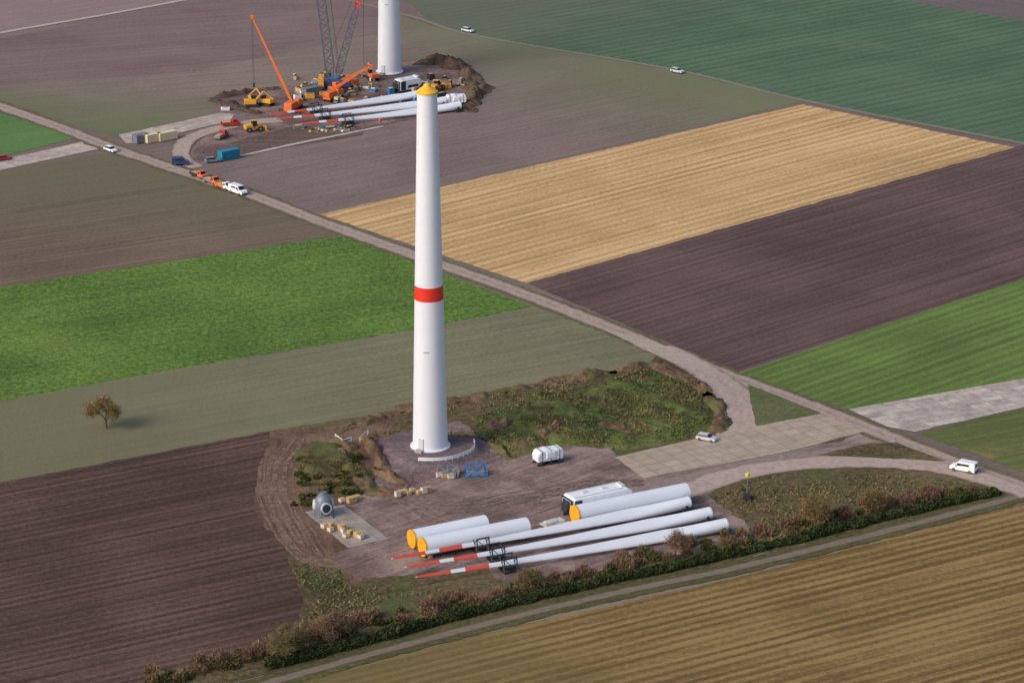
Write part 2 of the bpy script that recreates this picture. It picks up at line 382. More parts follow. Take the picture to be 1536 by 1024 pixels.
poly('dark_soil_patch',[(345,215),(440,190),(540,190),(545,203),(360,232)],field_mat('dark_patch',C(84,69,64),C(110,93,86),0,wg=1.2),.074,.5)
def tracks(name,lines,mat,z):
    z*=LZ; V=[];Fc=[]
    for pts,w,gap in lines:
        P_=smoothline([G(*p) for p in pts],1.0)
        for off in (-gap/2,gap/2):
            Q=[]
            for i,p in enumerate(P_):
                a=P_[max(0,i-1)];b=P_[min(len(P_)-1,i+1)]; d=(b-a).normalized(); Q.append(p+Vector((-d.y,d.x,0))*(off+nz(p.x,p.y,.1,2)*.5))
            z+=.0025
            vs,uv,fs=ribbon_data(Q,(w,w),.18,z); o=len(V); V+=vs; Fc+=[tuple(i+o for i in f) for f in fs]
    me=bpy.data.meshes.new(name); me.from_pydata(V,[],Fc); me.materials.append(mat); o=bpy.data.objects.new(name,me); scene.collection.objects.link(o)
TM=field_mat('tyre_mark_light',C(98,79,68),C(136,114,100),0,wg=1.8)
TD=field_mat('tyre_mark_dark',C(90,75,71),C(134,115,108),0,wg=1.8)
L1=[];L2=[]
for k in range(8):
    o=k*6+random.uniform(-4,4); o2=random.uniform(-6,6)
    L1.append(([(418+o,655+abs(o2)*3),(396+o*.9,700),(392+o,745),(420+o+o2,795),(452+o*.8,835),(500+o*.6,872-abs(o2)*3)],.3,2.0))
for k in range(5):
    o=random.uniform(-14,14)
    L2.append(([(560+k*12,735+o*.5),(660,760+o),(780,745+o),(880,728+o*.5),(965,724+o*.2)],.35,2.1))
for k in range(3):
    o=random.uniform(-6,6)
    L2.append(([(700,790+o),(640,770+o),(600,740),(610,715+o)],.35,2.1))
tracks('tyre_tracks',L1,TM,.066); tracks('tyre_tracks',L2,TD,.084)
tracks('tramlines',[([(u,431-u*.15-o),(u+260,431-(u+260)*.15-o)],.3,1.9) for u,o in ((-60,40),(0,75),(20,110))],field_mat('tramline_soil',C(98,86,76),C(124,110,96)),.055)
# ------------------------------------------------------------------ spoil heaps, pit
pitm=field_mat('pit_grass',C(70,64,42),C(104,112,62),0,wp=1.3,ps=.07,wg=1.3,gs=.9,cm=C(84,92,50),spot=(.075,.55,C(108,92,70)),bump=1.0)
pit=[(705,628),(780,600),(880,578),(972,552),(1030,575),(1070,610),(1072,640),(1010,666),(935,676),(880,668),(830,672),(770,688),(730,662)]
def hp(x,y,d):
    s=min(1,d/3.5); s=s*s*(3-2*s)
    return s*(.8+1.4*nz(x,y,.09,4.2)+.3*nz(x,y,.35,1.2)) if s>0 else 0
terrain('spoil_heap',pit,.6,lambda x,y,d:max(0,hp(x,y,d)),pitm,.12)
bsoil=field_mat('bank_soil',C(80,64,52),C(124,102,78),0,wp=1.2,ps=.12,wg=1.2,gs=.8,spot=(.1,.5,C(90,94,58)),bump=1.0)
bank('soil_bank',[(505,648),(560,628),(620,612),(700,600),(800,580),(900,562),(972,545)],4.2,1.0,bsoil,3.3)
bank('soil_bank',[(972,545),(1030,568),(1066,596),(1084,628),(1070,655)],4.2,1.0,bsoil,5.3)
bank('soil_bank',[(735,645),(770,625),(830,606),(890,604),(925,620)],5.0,1.8,bsoil,7.3)
bank('soil_bank',[(790,668),(840,645),(905,640),(950,655)],4.5,1.5,bsoil,2.3)
bank('soil_bank',[(500,655),(530,700),(560,735),(600,742)],5,1.3,bsoil,8.3)
bank('soil_bank',[(545,655),(570,690),(575,715),(610,728)],3.5,1.2,bsoil,1.3)
bank('soil_bank',[(700,655),(735,668),(765,690)],3.5,1.0,bsoil,6.1)
scrubg=field_mat('scrub_ground',C(64,55,40),C(100,92,58),0,wp=1.2,ps=.15,wg=1.3,spot=(.2,.5,C(78,88,50)),bump=1)
terrain('scrub_ground',[(440,680),(470,662),(520,668),(548,700),(545,735),(520,745),(470,735),(440,706)],.6,lambda x,y,d:min(1,d/3)*(1.0+.9*nz(x,y,.2,2.2)),scrubg,.12)
TC=G(645.5,669,1.1)
def fm(x,y,d):
    r=math.hypot(x-TC.x,y-TC.y); a=math.atan2(y-TC.y,x-TC.x)
    k=min(1,max(0,(11.5+1.0*math.sin(a*3)-r)/2.6)); return 1.1*k*k*(3-2*k)+.05*nz(x,y,1.0,3)*(k<1)
circ=[(TC.x+13*math.cos(t*math.pi/24),TC.y+13*math.sin(t*math.pi/24)) for t in range(48)]
terrain('foundation_mound',circ,.5,fm,field_mat('mound_gravel',C(88,75,76),C(126,110,112),0,wg=1.2,gs=1.2,cm=C(104,91,93)),.13,world=True)
# ------------------------------------------------------------------ paints
def towermat():
    m,nt,b=newmat('tower_paint'); n=N(nt); co=n.coord(); s=n.sep(co)
    fr=n.math('FRACT',n.math('DIVIDE',s[2],3.8)); seam=n.math('LESS_THAN',fr,.025)
    f=n.noise(n.map(co,(1,1,.12)),1.2,5,.6)
    col=n.ramp(f,[(.3,(.72,.755,.815,1)),(.7,(.76,.795,.855,1))])
    col=n.mix(n.math('MULTIPLY',seam,.12),col,(.45,.46,.5,1))
    n.L(col,b.inputs['Base Color']); b.inputs['Roughness'].default_value=.45; return m
WH=towermat()
WHB=solid('gelcoat_white',(.75,.80,.87,1),.35,var=.04,sc=.15)
RED=solid('red_paint',(.75,.035,.02,1),.45,var=.08); YEL=solid('yellow_cover',(.85,.40,.02,1),.5,var=.1)
REDB=solid('blade_marking_red',(.68,.10,.07,1),.45,var=.08)
YELT=solid('yellow_tarp',(.88,.48,.03,1),.5,var=.1)
STEEL=solid('steel_grey',C(116,124,134),.5,.3,var=.25,sc=2,dirt=(C(80,66,60),.5)); DARK=solid('dark_steel',C(46,52,60),.55,.2,var=.3,sc=2)
WOOD=solid('wood',C(180,148,100),.8,var=.25,sc=3); BLUE=solid('blue_paint',C(40,110,170),.45,var=.15,sc=2,dirt=(C(90,90,90),.4))
CONC=solid('concrete',C(160,152,148),.85,var=.15,sc=1.5); ORANGE=solid('orange_paint',C(214,108,52),.45,var=.12,sc=2)
CYEL=solid('machine_yellow',C(210,152,48),.45,var=.12,sc=2); CREAM=solid('cream_panel',C(206,192,158),.6,var=.1,sc=1)
GLASS=solid('dark_glass',C(30,36,44),.1,var=.1); RUB=solid('rubber',C(28,28,30),.8,var=.2); WPAINT=solid('white_paint',C(222,226,232),.35,var=.04)
TEAL=solid('teal_paint',C(28,120,150),.5,var=.15,sc=1.5); GREYP=solid('grey_paint',C(120,126,134),.4,var=.1); BLUP=solid('dark_blue_paint',C(44,62,104),.35,var=.1)
TARP=solid('white_tarp',C(218,222,230),.6,var=.1,sc=1.2); REDP=solid('red_car_paint',C(170,36,34),.35,var=.1)
LGREY=solid('light_grey_paint',C(186,192,198),.5,var=.08)
# ------------------------------------------------------------------ towers
def tower(base,top,rb,rt,capped=True):
    e=empty('wind_turbine_tower',(0,0,0)); e.location=base
    Ht=top-base.z; rr=lambda h:rb+(rt-rb)*h/Ht
    b0,b1=32.9,35.9
    t=MB(); t.lathe([(0,0),(rb+.55,0),(rb+.55,.35),(rb+.12,.45),(rr(.45),.46)]+[(rr(h),h) for h in np.linspace(.6,b0,14)],64); t.obj('lower_shell',[WH],e,smooth=30)
    t=MB(); t.lathe([(rr(b0),b0),(rr(b0)+.03,b0),(rr(b1)+.03,b1),(rr(b1),b1)],64); t.obj('red_band',[RED],e,smooth=30)
    t=MB(); t.lathe([(rr(h),h) for h in np.linspace(b1,Ht-.2,16)]+[(0,Ht-.2)],64); t.obj('upper_shell',[WH],e,smooth=30)
    t=MB(); a=-2.1
    t.box((math.cos(a)*(rb-.05),math.sin(a)*(rb-.05),1.7),(.35,1.1,2.3),0,a); t.box((math.cos(a)*(rb+.7),math.sin(a)*(rb+.7),.3),(1.2,1.6,.6),1,a)
    t.obj('door_and_steps',[LGREY,CONC],e)
    t=MB(); a=-1.75; h=22; t.box((math.cos(a)*(rr(h)),math.sin(a)*rr(h),h),(.12,1.1,.18),0,a); t.obj('name_plate',[GREYP],e)
    if capped:
        t=MB(); t.lathe([(rt+.05,Ht-.5),(rt+.18,Ht-.45),(rt+.18,Ht-.1),(rt*.75,Ht+.45),(.75,Ht+.95),(.7,Ht+1.3),(.35,Ht+1.5),(0,Ht+1.55)],32); t.obj('top_cover',[YELT],e,smooth=40)
    return e
ytop=R(640,136,TC.y).z
tower(TC,ytop,3.72,2.05)
T2=G(584.5,108,.4)
tower(T2,ytop-1,3.72,2.05)
def arc_fence(name,c,r,a0,a1,h,mat):
    m=MB(); n=int(abs(a1-a0)*r/1.4); pts=[Vector((c.x+r*math.cos(a0+(a1-a0)*i/n),c.y+r*math.sin(a0+(a1-a0)*i/n),c.z)) for i in range(n+1)]
    for i,p in enumerate(pts):
        m.tube(p,p+Vector((0,0,h)),.05,n=6)
        if i:
            q=pts[i-1]; d=p-q; a=math.atan2(d.y,d.x)
            for zz,w in ((h*.5,.34),(h-.12,.28)): m.box((p+q)/2+Vector((0,0,zz)),(d.length,.05,w),0,a)
    return m.obj(name,[mat])
arc_fence('safety_railing',Vector((TC.x,TC.y,1.1)),9.4,math.radians(-104),math.radians(12),1.0,WPAINT)
def line_fence(pts,h=1.0,mat=WPAINT):
    m=MB(); P_=[G(*p) for p in pts]
    for i in range(len(P_)-1):
        d=P_[i+1]-P_[i]; k=max(1,int(d.length/1.6)); a=math.atan2(d.y,d.x)
        for j in range(k+1): m.tube(P_[i]+d*j/k,P_[i]+d*j/k+Vector((0,0,h)),.05,n=6)
        for zz in (.35,.85): m.box(P_[i]+d*.5+Vector((0,0,zz*h)),(d.length,.05,.25),0,a)
    return m.obj('barrier_fence',[mat])
line_fence([(503,660),(514,668),(527,664)],1.5); line_fence([(540,664),(547,657),(552,654)],1.5)
# ------------------------------------------------------------------ tower sections
def section(a,b,r,capmat=YEL):
    p=G(*a,r+.35);q=G(*b,r+.35); d=q-p; L=d.length
    e=empty('tower_section',p,math.atan2(d.y,d.x))
    m=MB(); m.lathe([(r-.12,.0),(r,0)]+[(r,L*k/8) for k in range(1,9)]+[(r-.15,L),(r-.15,L-.6),(0,L-.6)],48,axis='X'); m.obj('shell',[WHB],e,smooth=40)
    m=MB(); m.lathe([(r+.05,.35),(r+.06,-.06),(r-.35,-.1),(r-.36,-.04),(.5,-.04),(.45,-.14),(0,-.14)],48,axis='X')
    m.obj('end_cover',[capmat],e,smooth=30)
    m=MB()
    for k in range(8):
        t=k*math.pi/4; m.box((-.1,(r*.55)*math.cos(t),(r*.55)*math.sin(t)),(.06,.12,r*.8),0,M=Matrix.Rotation(-t+math.pi/2,3,'X'))
    m.obj('cover_ribs',[YELT],e)
    m=MB()
    for x in (1.2,L-1.5): m.box((x,0,-r-.1),(.7,r*1.7,.5)); m.box((x,r*.75,-r+.35),(.6,.5,.7)); m.box((x,-r*.75,-r+.35),(.6,.5,.7))
    m.obj('saddles',[WOOD],e)
section((617,808),(728,785),1.8); section((633,820),(790,789),1.85); section((862,772),(1029,738),1.95)
# ------------------------------------------------------------------ blades
def blade(tip,root,hz=1.6,hr=1.75,tilt=.95,stand=True,L_stand=.29):
    q=G(*root,hr); p=G(*tip,hz); d=p-q; L=d.length; e=empty('rotor_blade',q,math.atan2(d.y,d.x))
    st=[0,.01,.03,.06,.1,.15,.2,.27,.35,.45,.55,.65,.74,.7699,.77,.80,.8449,.845,.87,.8899,.89,.93,.96,.985,.995,1.0]
    def chord(t):
        return float(np.interp(t,[0,.03,.1,.2,.3,.5,.75,.95,.99,1],[2.5,2.5,2.6,2.8,2.4,1.6,.95,.6,.35,.1]))
    def thick(t): return float(np.interp(t,[0,.03,.1,.2,.4,.7,1],[2.5,2.5,2.0,1.25,.75,.36,.06]))
    n=20; vs=[]
    for t in st:
        c=chord(t);th=thick(t); rd=min(1,t/.14); tw=math.pi-(tilt-.5*(1-t)**2*rd)
        for i in range(n):
            a=2*math.pi*i/n; x=math.cos(a); y=math.sin(a)
            xx=(x*.5)*c+rd*c*.1; yy=y*.5*th*(1-rd*(.5*(x+1))*.75)
            Y=xx*math.cos(tw)-yy*math.sin(tw); Z=xx*math.sin(tw)+yy*math.cos(tw)
            vs.append((t*L,Y,Z+.35*t*t-.35*rd*(1-t)-.25*math.sin(math.pi*t)))
    fs=[];mi=[]
    m=MB()
    for k in range(len(st)-1):
        tm=(st[k]+st[k+1])/2; red=1 if (.77<=tm<=.845 or .89<=tm<=.992) else 0
        for i in range(n):
            j=(i+1)%n; fs.append((k*n+i,k*n+j,(k+1)*n+j,(k+1)*n+i)); mi.append(red)
    fs.append(tuple(range(n))); mi.append(0)
    m.v=vs;m.f=fs;m.m=mi
    m.obj('blade_shell',[WHB,REDB],e,smooth=50)
    m=MB(); m.lathe([(0,-.03),(1.27,-.03),(1.27,.25),(1.2,.25)],32,axis='X'); m.obj('root_flange',[LGREY],e,smooth=30)
    if stand:
        m=MB(); x=L*(1-L_stand)
        for xx in (x-1.3,x+1.3):
            m.box((xx,0,-hr+.25),(.25,3.4,.25)); 
            for yy in (-1.4,1.4): m.tube((xx,yy,-hr+.1),(xx,yy*.8,1.5),.13,n=5)
            m.tube((xx,-1.3,-hr+.3),(xx,1.1,1.3),.08,n=5); m.tube((xx,1.3,-hr+.3),(xx,-1.1,1.3),.08,n=5)
        for yy in (-1.4,1.4): m.box((x,yy,-hr+.3),(2.8,.22,.22)); m.box((x,yy*.8,1.4),(2.8,.18,.18)); m.tube((x-1.3,yy,-hr+.3),(x+1.3,yy*.8,1.3),.08,n=5)
        m.box((x,0,-.75),(2.2,2.2,.5))
        m.obj('mid_stand',[DARK],e)
        m=MB(); m.box((1.2,0,-hr+.6),(1.6,3.2,.9)); m.box((1.2,1.4,-.7),(.5,.3,1.2)); m.box((1.2,-1.4,-.7),(.5,.3,1.2)); m.box((.2,0,-hr+.2),(3.4,3.6,.24)); m.obj('root_stand',[DARK],e)
    return e
blade((587,841),(1033,753)); blade((607,854),(1065,769)); blade((623,869),(1089,786))
blade((405,174),(640,139)); blade((412,181),(668,151)); blade((452,188),(690,158))
# ------------------------------------------------------------------ nacelles etc
def nacelle(p,q,w=4.0,h=3.6,name='turbine_nacelle'):
    a=G(*p);b=G(*q); d=b-a; L=d.length; e=empty(name,a,math.atan2(d.y,d.x)); hb=.75
    m=MB(); pr=[(0.2,hb+.1),(.0,hb+.9),(0,hb+h-.5),(.6,hb+h),(L-1.2,hb+h),(L,hb+h-.8),(L,hb+1.2),(L-1.5,hb+.1)]
    m.prism(pr,-w/2,w/2); m.obj('housing',[WPAINT],e,bevel=.3)
    m=MB(); 
    for x in (L*.3,L*.62): m.box((x,.3,hb+h+.05),(1.3,1.1,.12))
    m.box((L*.88,0,hb+h+.2),(.8,2.2,.4)); m.box((L*.45,w/2-.5,hb+h+.08),(L*.8,.1,.16)); m.box((L*.45,-w/2+.5,hb+h+.08),(L*.8,.1,.16)); m.obj('roof_hatches',[LGREY],e)
    m=MB(); m.lathe([(0,-.7),(1.1,-.7),(1.3,-.4),(1.35,.3)],24,c=(0,0,hb+h*.5),axis='X'); 
    for yy in (-1,1):
        for zz in (.25,.8): m.box((-.05,yy*w*.3,hb+h*zz),(.25,w*.25,h*.22))
    m.box((-.03,0,hb+h*.5),(.2,w*.96,h*.86)); m.obj('front_bearing',[DARK],e,smooth=40)
    m=MB()
    for yy in (-w/2-.02,w/2+.02):
        m.box((1.3,yy,hb+h*.5),(1.7,.06,h*.8)) 
        for x in np.linspace(3.6,L-2,4): m.box((x,yy,hb+h*.35),(1.1,.06,h*.25),0)
    m.obj('side_louvres',[DARK],e)
    m=MB()
    for zz in (.3,.6,.85): m.box((-.15,0,hb+h*zz),(.08,w*.7,.1)); 
    for yy in (-.35,0,.35): m.box((-.22,yy*w,hb+h*.55),(.08,.1,h*.6))
    m.obj('service_ladder',[LGREY],e)
    m=MB(); m.box((L/2,w*.35,.45),(L,.5,.7)); m.box((L/2,-w*.35,.45),(L,.5,.7))
    for x in (1,L/2,L-1): m.box((x,0,.35),(.5,w*1.1,.5))
    m.obj('transport_frame',[DARK],e); return e
nacelle((851,777),(941,757),4.3,3.9)
def wrapped(loc,rz):
    e=empty('wrapped_gearbox',loc,rz)
    m=MB(); m.prism([(-3,.9),(-3.1,2.2),(-2.6,3.2),(-.6,3.4),(1,3.2),(2.7,3.3),(3.1,2.4),(2.9,1)],-1.4,1.4); m.box((0,0,2.3),(2.2,3.2,1.6)); m.obj('tarpaulin',[TARP],e,bevel=.22)
    m=MB()
    for x in (-2,0,2): m.box((x,0,.45),(.35,3,.9)); m.box((x,0,2.2),(.08,2.95,2.3))
    for y in (-1.2,1.2): m.box((0,y,.25),(6,.3,.4))
    m.obj('frame',[DARK],e)
wrapped(G(822,694),ang((800,694),(845,686)))
def hub(loc):
    e=empty('rotor_hub',loc); e.scale=(.86,.86,.95)
    m=MB(); m.lathe([(0,0),(1.7,0),(1.9,.8),(2.1,1.8),(2.05,3),(1.7,4),(1.1,4.7),(.8,4.8),(.8,5.2),(0,5.2)],28); m.obj('hub_casting',[STEEL],e,smooth=40)
    for k in range(3):
        a=k*2.094-1.2; d=Vector((math.cos(a),math.sin(a),0)); m=MB(); m.tube(d*1.5+Vector((0,0,2.2)),d*2.35+Vector((0,0,2.2)),1.25,1.25,24,0); m.tube(d*2.3+Vector((0,0,2.2)),d*2.38+Vector((0,0,2.2)),.95,.95,24,1); m.obj('blade_bearing_%d'%k,[LGREY,DARK],e,smooth=40)
    m=MB()
    for k in range(6):
        a=k*1.047+.3; m.tube((2.5*math.cos(a),2.5*math.sin(a),0),(1.7*math.cos(a),1.7*math.sin(a),3.6),.09,n=5)
    m.box((0,0,.15),(4.4,4.4,.3)); m.obj('transport_cage',[GREYP],e)
hub(G(485.5,772,.12))
def pallets(loc,n,spread,rz=0,name='pallet_stack'):
    e=empty(name,Vector(loc)+Vector((0,0,.14)),rz); m=MB(); m2=MB()
    for i in range(n):
        x=(i/(max(1,n-1))-.5)*spread+random.uniform(-.3,.3); y=random.uniform(-1.2,1.2); s=random.uniform(.9,1.6); hh=random.uniform(.4,1.0)
        for k in (-.4,0,.4): m.box((x,y+k*s*.8,.08),(s,.14,.16),0,0)
        m.box((x,y,.2),(s,s*.9,.06),0)
        (m if i%2 else m2).box((x,y,.25+hh/2),(s*.9,s*.8,hh),0)
        m.box((x,y,.25+hh+.04),(s*.95,s*.85,.06),0)
    m.obj('pallets',[WOOD],e); m2.obj('goods',[LGREY],e)
pallets(G(617,741),8,7,A_hedge); pallets(G(690,652,1.1),6,4.5,.2); pallets(G(525,752),4,3.2,.6); pallets(G(513,800),9,9,ang((488,790),(535,812))); pallets(G(835,789),3,3.5,.4)
pallets(G(672,716),5,4,.3)
def flat_rack(loc,rz):
    e=empty('flat_rack_plates',loc,rz); m=MB(); m.box((0,0,.35),(5,2.3,.25)); m.box((.3,.1,.6),(4,1.9,.2)); m.box((-.6,0,.8),(2.2,1.5,.18))
    for x in (-2,2): m.box((x,0,.15),(.3,2.3,.15))
    m.obj('plates',[LGREY],e)
flat_rack(G(830,786,.12),ang((815,790),(855,780)))
def frame(loc,rz,mat,name='transport_frame'):
    e=empty(name,loc,rz); m=MB(); w,h=4.2,2.6
    Rm=Matrix.Rotation(-.6,3,'X')
    def T(x,z): return Rm@Vector((x,0,z))+Vector((0,0,.3))
    for a,b in (((-w/2,0),(w/2,0)),((-w/2,h),(w/2,h)),((-w/2,0),(-w/2,h)),((w/2,0),(w/2,h)),((-w/2,0),(w/2,h)),((-w/2,h),(w/2,0)),((0,0),(0,h))): m.tube(T(*a),T(*b),.16,n=4)
    for x in (-w/2,w/2): m.tube(T(x,h),(x,2.6,.1),.12,n=4); m.tube((x,-.1,.25),(x,2.6,.2),.12,n=4)
    m.obj('bars',[mat],e); m=MB(); m.box((0,1.0,.7),(w*.8,1.6,.9)); m.obj('load',[GREYP],e)
frame(G(716,716),.25,BLUE); frame(G(672,718),.1,STEEL,'steel_rack')
def mast(loc):
    e=empty('mobile_light_tower',loc); m=MB(); m.box((0,0,.85),(1.3,2.1,1.1)); m.box((0,0,.22),(2.4,.15,.15)); m.box((0,.8,.22),(2.4,.15,.15)); m.tube((-.66,0,.42),(-.85,0,.42),.32,n=12); m.tube((.66,0,.42),(.85,0,.42),.32,n=12); m.obj('generator_trailer',[DARK],e)
    m=MB(); m.tube((0,0,1.2),(0,0,5),.09,.06,8); m.obj('mast',[STEEL],e)
    m=MB(); m.lathe([(0,5.0),(.4,5.02),(.5,5.4),(.4,5.8),(0,5.85)],16); m.obj('balloon_lamp',[solid('lamp_cover',C(196,196,70),.5)],e,smooth=50)
mast(G(1120.5,749))
# ------------------------------------------------------------------ vehicles
ZV=.155
def wheels(e,xs,w,r=.36):
    m=MB()
    for x in xs:
        for s in (-1,1): m.tube((x,s*(w/2-.22),r),(x,s*(w/2+.02),r),r,n=16); m.tube((x,s*(w/2+.02),r),(x,s*(w/2+.03),r),r*.55,n=10,mi=1)
    m.obj('wheels',[RUB,STEEL],e,smooth=40)
def van(uv,a,mat=WPAINT,name='van',L=5.6,w=2.0,h=2.3,zz=ZV):
    e=empty(name,G(uv[0],uv[1],zz),a)
    m=MB(); m.prism([(-L/2,.35),(-L/2,h-.15),(-L/2+.15,h),(L/2-1.9,h),(L/2-1.1,h*.58),(L/2-.1,h*.46),(L/2,.8),(L/2,.35)],-w/2,w/2); m.obj('body',[mat],e,bevel=.08)
    m=MB(); x0,z0,x1,z1=L/2-1.78,h-.2,L/2-1.16,h*.62
    m.add([(x0+.05,-w*.42,z0+.04),(x0+.05,w*.42,z0+.04),(x1+.09,w*.45,z1),(x1+.09,-w*.45,z1)],[(0,1,2,3)])
    for s in (-1,1):
        m.box((L/2-2.15,s*(w/2+.01),h*.72),(.9,.03,.5)); m.box((-L*.12,s*(w/2+.01),h*.74),(L*.3,.03,.42))
    m.box((-L/2-.01,0,h*.74),(.03,w*.7,.5)); m.obj('windows',[GLASS],e)
    m=MB(); m.box((L/2,0,.45),(.16,w*.95,.3)); m.box((-L/2,0,.45),(.16,w*.95,.3)); 
    for s in (-1,1): m.box((L/2-1.5,s*(w/2+.12),h*.6),(.15,.2,.3))
    m.obj('bumpers',[DARK],e)
    wheels(e,(-L*.3,L*.32),w); return e
def car(uv,a,mat,name='parked_car',z=ZV):
    e=empty(name,G(uv[0],uv[1],z),a); L,w=4.4,1.8
    m=MB(); m.prism([(-L/2,.3),(-L/2,.85),(-L/2+.2,.95),(L/2-1.2,.95),(L/2-.15,.75),(L/2,.6),(L/2,.3)],-w/2,w/2); m.obj('body',[mat],e,bevel=.08)
    m=MB(); 
    def cab(x0,x1,x2,x3,wb,wt,z0,z1):
        return [(x0,-wb,z0),(x3,-wb,z0),(x3,wb,z0),(x0,wb,z0),(x1,-wt,z1),(x2,-wt,z1),(x2,wt,z1),(x1,wt,z1)]
    m.add(cab(-L/2+.25,-L/2+.7,.35,1.05,.84,.66,.95,1.42),[(0,1,5,4),(1,2,6,5),(2,3,7,6),(3,0,4,7)]); m.obj('windows',[GLASS],e)
    m=MB(); m.box((-.72,0,1.45),(2.15,1.36,.06)); m.obj('roof',[mat],e)
    wheels(e,(-1.35,1.35),w,.33); return e
ar=ang((270,257),(375,292))
van((1445,706),ang((1370,697),(1470,716))+math.pi,zz=.17)
car((1060,660),ang((1040,655),(1080,662)),LGREY,z=.17); car((166,227),ar,WPAINT)
van((271,247),ar+.9,BLUP,L=4.8); car((319,243),.35,GREYP)
van((357,290),ar,WPAINT,L=6,w=2.1,h=2.4)
def truckp(uv,a,cab=ORANGE,bed=DARK,name='pickup_truck'):
    e=empty(name,G(uv[0],uv[1],ZV),a); m=MB(); m.prism([(.6,.5),(.6,2.1),(1.7,2.1),(2.2,1.35),(2.9,1.2),(2.95,.5)],-.95,.95); m.obj('cab',[cab],e,bevel=.07)
    m=MB(); m.add([(1.76,-.8,2.05),(1.76,.8,2.05),(2.25,.85,1.38),(2.25,-.85,1.38)],[(0,1,2,3)])
    for s in (-1,1): m.box((1.25,s*.96,1.65),(.8,.03,.5))
    m.obj('windows',[GLASS],e); m=MB(); m.box((-1.2,0,.7),(3.4,1.9,.3)); 
    for s in (-1,1): m.box((-1.2,s*.93,1.05),(3.4,.06,.45))
    m.box((-2.88,0,1.05),(.06,1.9,.45)); m.obj('bed',[bed],e); m=MB(); m.box((-1.2,0,1.1),(2.4,1.4,.5)); m.obj('load',[WOOD],e); wheels(e,(-1.8,2.1),1.95,.4)
truckp((298,266),ar); truckp((318,275),ar,ORANGE,GREYP); truckp((336,283),ar,WPAINT,ORANGE)
car((702,48),A_ne,LGREY,z=.13); car((1016,109),A_ne,LGREY,z=.13); car((6,240),A_left,REDP,z=.13)
truckp((346,189),.2,REDP,REDP); truckp((332,207),1.2,REDP,GREYP)
def container(uv,a,mat,L=6.06,w=2.44,h=2.6,name='shipping_container'):
    e=empty(name,G(uv[0],uv[1],.15),a); m=MB(); m.box((0,0,h/2+.05),(L-.16,w-.12,h-.1)); 
    for x in np.arange(-L/2+.4,L/2-.3,.3):
        for s in (-1,1): m.box((x,s*(w/2-.045),h/2),(.13,.06,h-.35))
    m.obj('corrugated_walls',[mat],e)
    m=MB()
    for x in (-1,1):
        for y in (-1,1): m.box((x*(L/2-.07),y*(w/2-.07),h/2+.02),(.16,.16,h+.04))
    for y in (-1,1):
        for zz in (.1,h-.05): m.box((0,y*(w/2-.06),zz),(L-.32,.14,.16))
    for x in (-1,1):
        for zz in (.1,h-.05): m.box((x*(L/2-.06),0,zz),(.14,w-.3,.16))
    for y in (-.6,.6): m.tube((L/2+.03,y,.3),(L/2+.03,y,h-.3),.04,n=5)
    m.obj('frame_and_door_bars',[mat],e)
A_s=ang((0,245),(345,175))
container((343,238),A_s,TEAL)
for k,(u,v) in enumerate(((212,213),(229,212),(250,209))):
    container((u,v),A_s,(STEEL,CREAM,CREAM)[k],L=(4.5,5,6)[k],h=2.3,name='site_cabin')
container((468,142),A_s,STEEL,L=6,h=2.4,name='site_cabin'); container((500,128),A_s+.2,BLUE,L=4,h=2.3,name='site_cabin'); container((604,132),A_s,BLUE,L=5,h=2.2)
def lattice(m,p,q,w0,w1,nseg,mi=0,r=.1):
    p=Vector(p);q=Vector(q);d=(q-p).normalized(); x=Vector((1,0,0))-d*d.x; x.normalize(); y=d.cross(x)
    def ring(t):
        w=(w0+(w1-w0)*t)/2*min(1,.35+t*12,.35+(1-t)*12); c=p+(q-p)*t; return [c+x*w+y*w,c-x*w+y*w,c-x*w-y*w,c+x*w-y*w]
    prev=ring(0)
    for k in range(1,nseg+1):
        cur=ring(k/nseg)
        for i in range(4):
            m.tube(prev[i],cur[i],r*1.4,n=4,mi=mi,cap=False); j=(i+1)%4
            m.tube(prev[i] if k%2 else prev[j],cur[j] if k%2 else cur[i],r*.8,n=3,mi=mi,cap=False)
        prev=cur
LATB=solid('lattice_blue_grey',C(88,96,112),.5,.1,var=.15)
def crawler():
    c=G(505,136); yc=c.y; e=empty('crawler_crane',c)
    L=lambda v:v-c
    m=MB()
    for s in (-1,1):
        m.prism([(-5,.3),(-4.6,1.4),(4.6,1.4),(5,.3),(4.5,.12),(-4.5,.12)],s*3.4-.6,s*3.4+.6)
    m.box((0,0,1.1),(2.2,6.6,.7)); m.obj('crawler_tracks',[DARK],e)
    m=MB(); m.box((0,0,2.4),(8.5,3.2,1.8)); m.box((3.6,-2.1,2.8),(1.6,1.3,2.2)); m.lathe([(1.4,1.4),(1.4,1.6)],20); m.obj('upper_works',[BLUP],e,bevel=.1)
    m=MB()
    for k in range(5): m.box((-4.6,-1.2,1.9+k*.62),(1.6,2.2,.58)); m.box((-4.6,1.2,1.9+k*.62),(1.6,2.2,.58))
    m.obj('counterweights',[CYEL],e)
    m=MB(); a=L(R(497,120,yc)); b=L(R(474,-60,yc+2)); b=a+(b-a)*1.8; lattice(m,a,b,2.6,2.2,34,0,.13)
    m.obj('main_boom',[LATB],e)
    m=MB(); a=L(R(507,112,yc)); b=L(R(535,12,yc-1)); lattice(m,a,b,2.2,1.8,14,0,.12); m.obj('derrick_mast',[LATB],e)
    m=MB(); b2=L(R(553,-60,yc-1)); lattice(m,b,b2,1.8,1.8,8,0,.15); m.obj('mast_top',[RED],e)
    m=MB(); m.tube(b2,Vector((-4.6,0,4.5)),.05,n=3)
    for o in (0,.5): m.tube(L(R(491,-40,yc)),Vector((1+o,0,3)),.05,n=3)
    m.tube(L(R(545,-40,yc)),L(R(546,118,yc)),.06,n=3); m.obj('ropes',[DARK],e)
crawler()
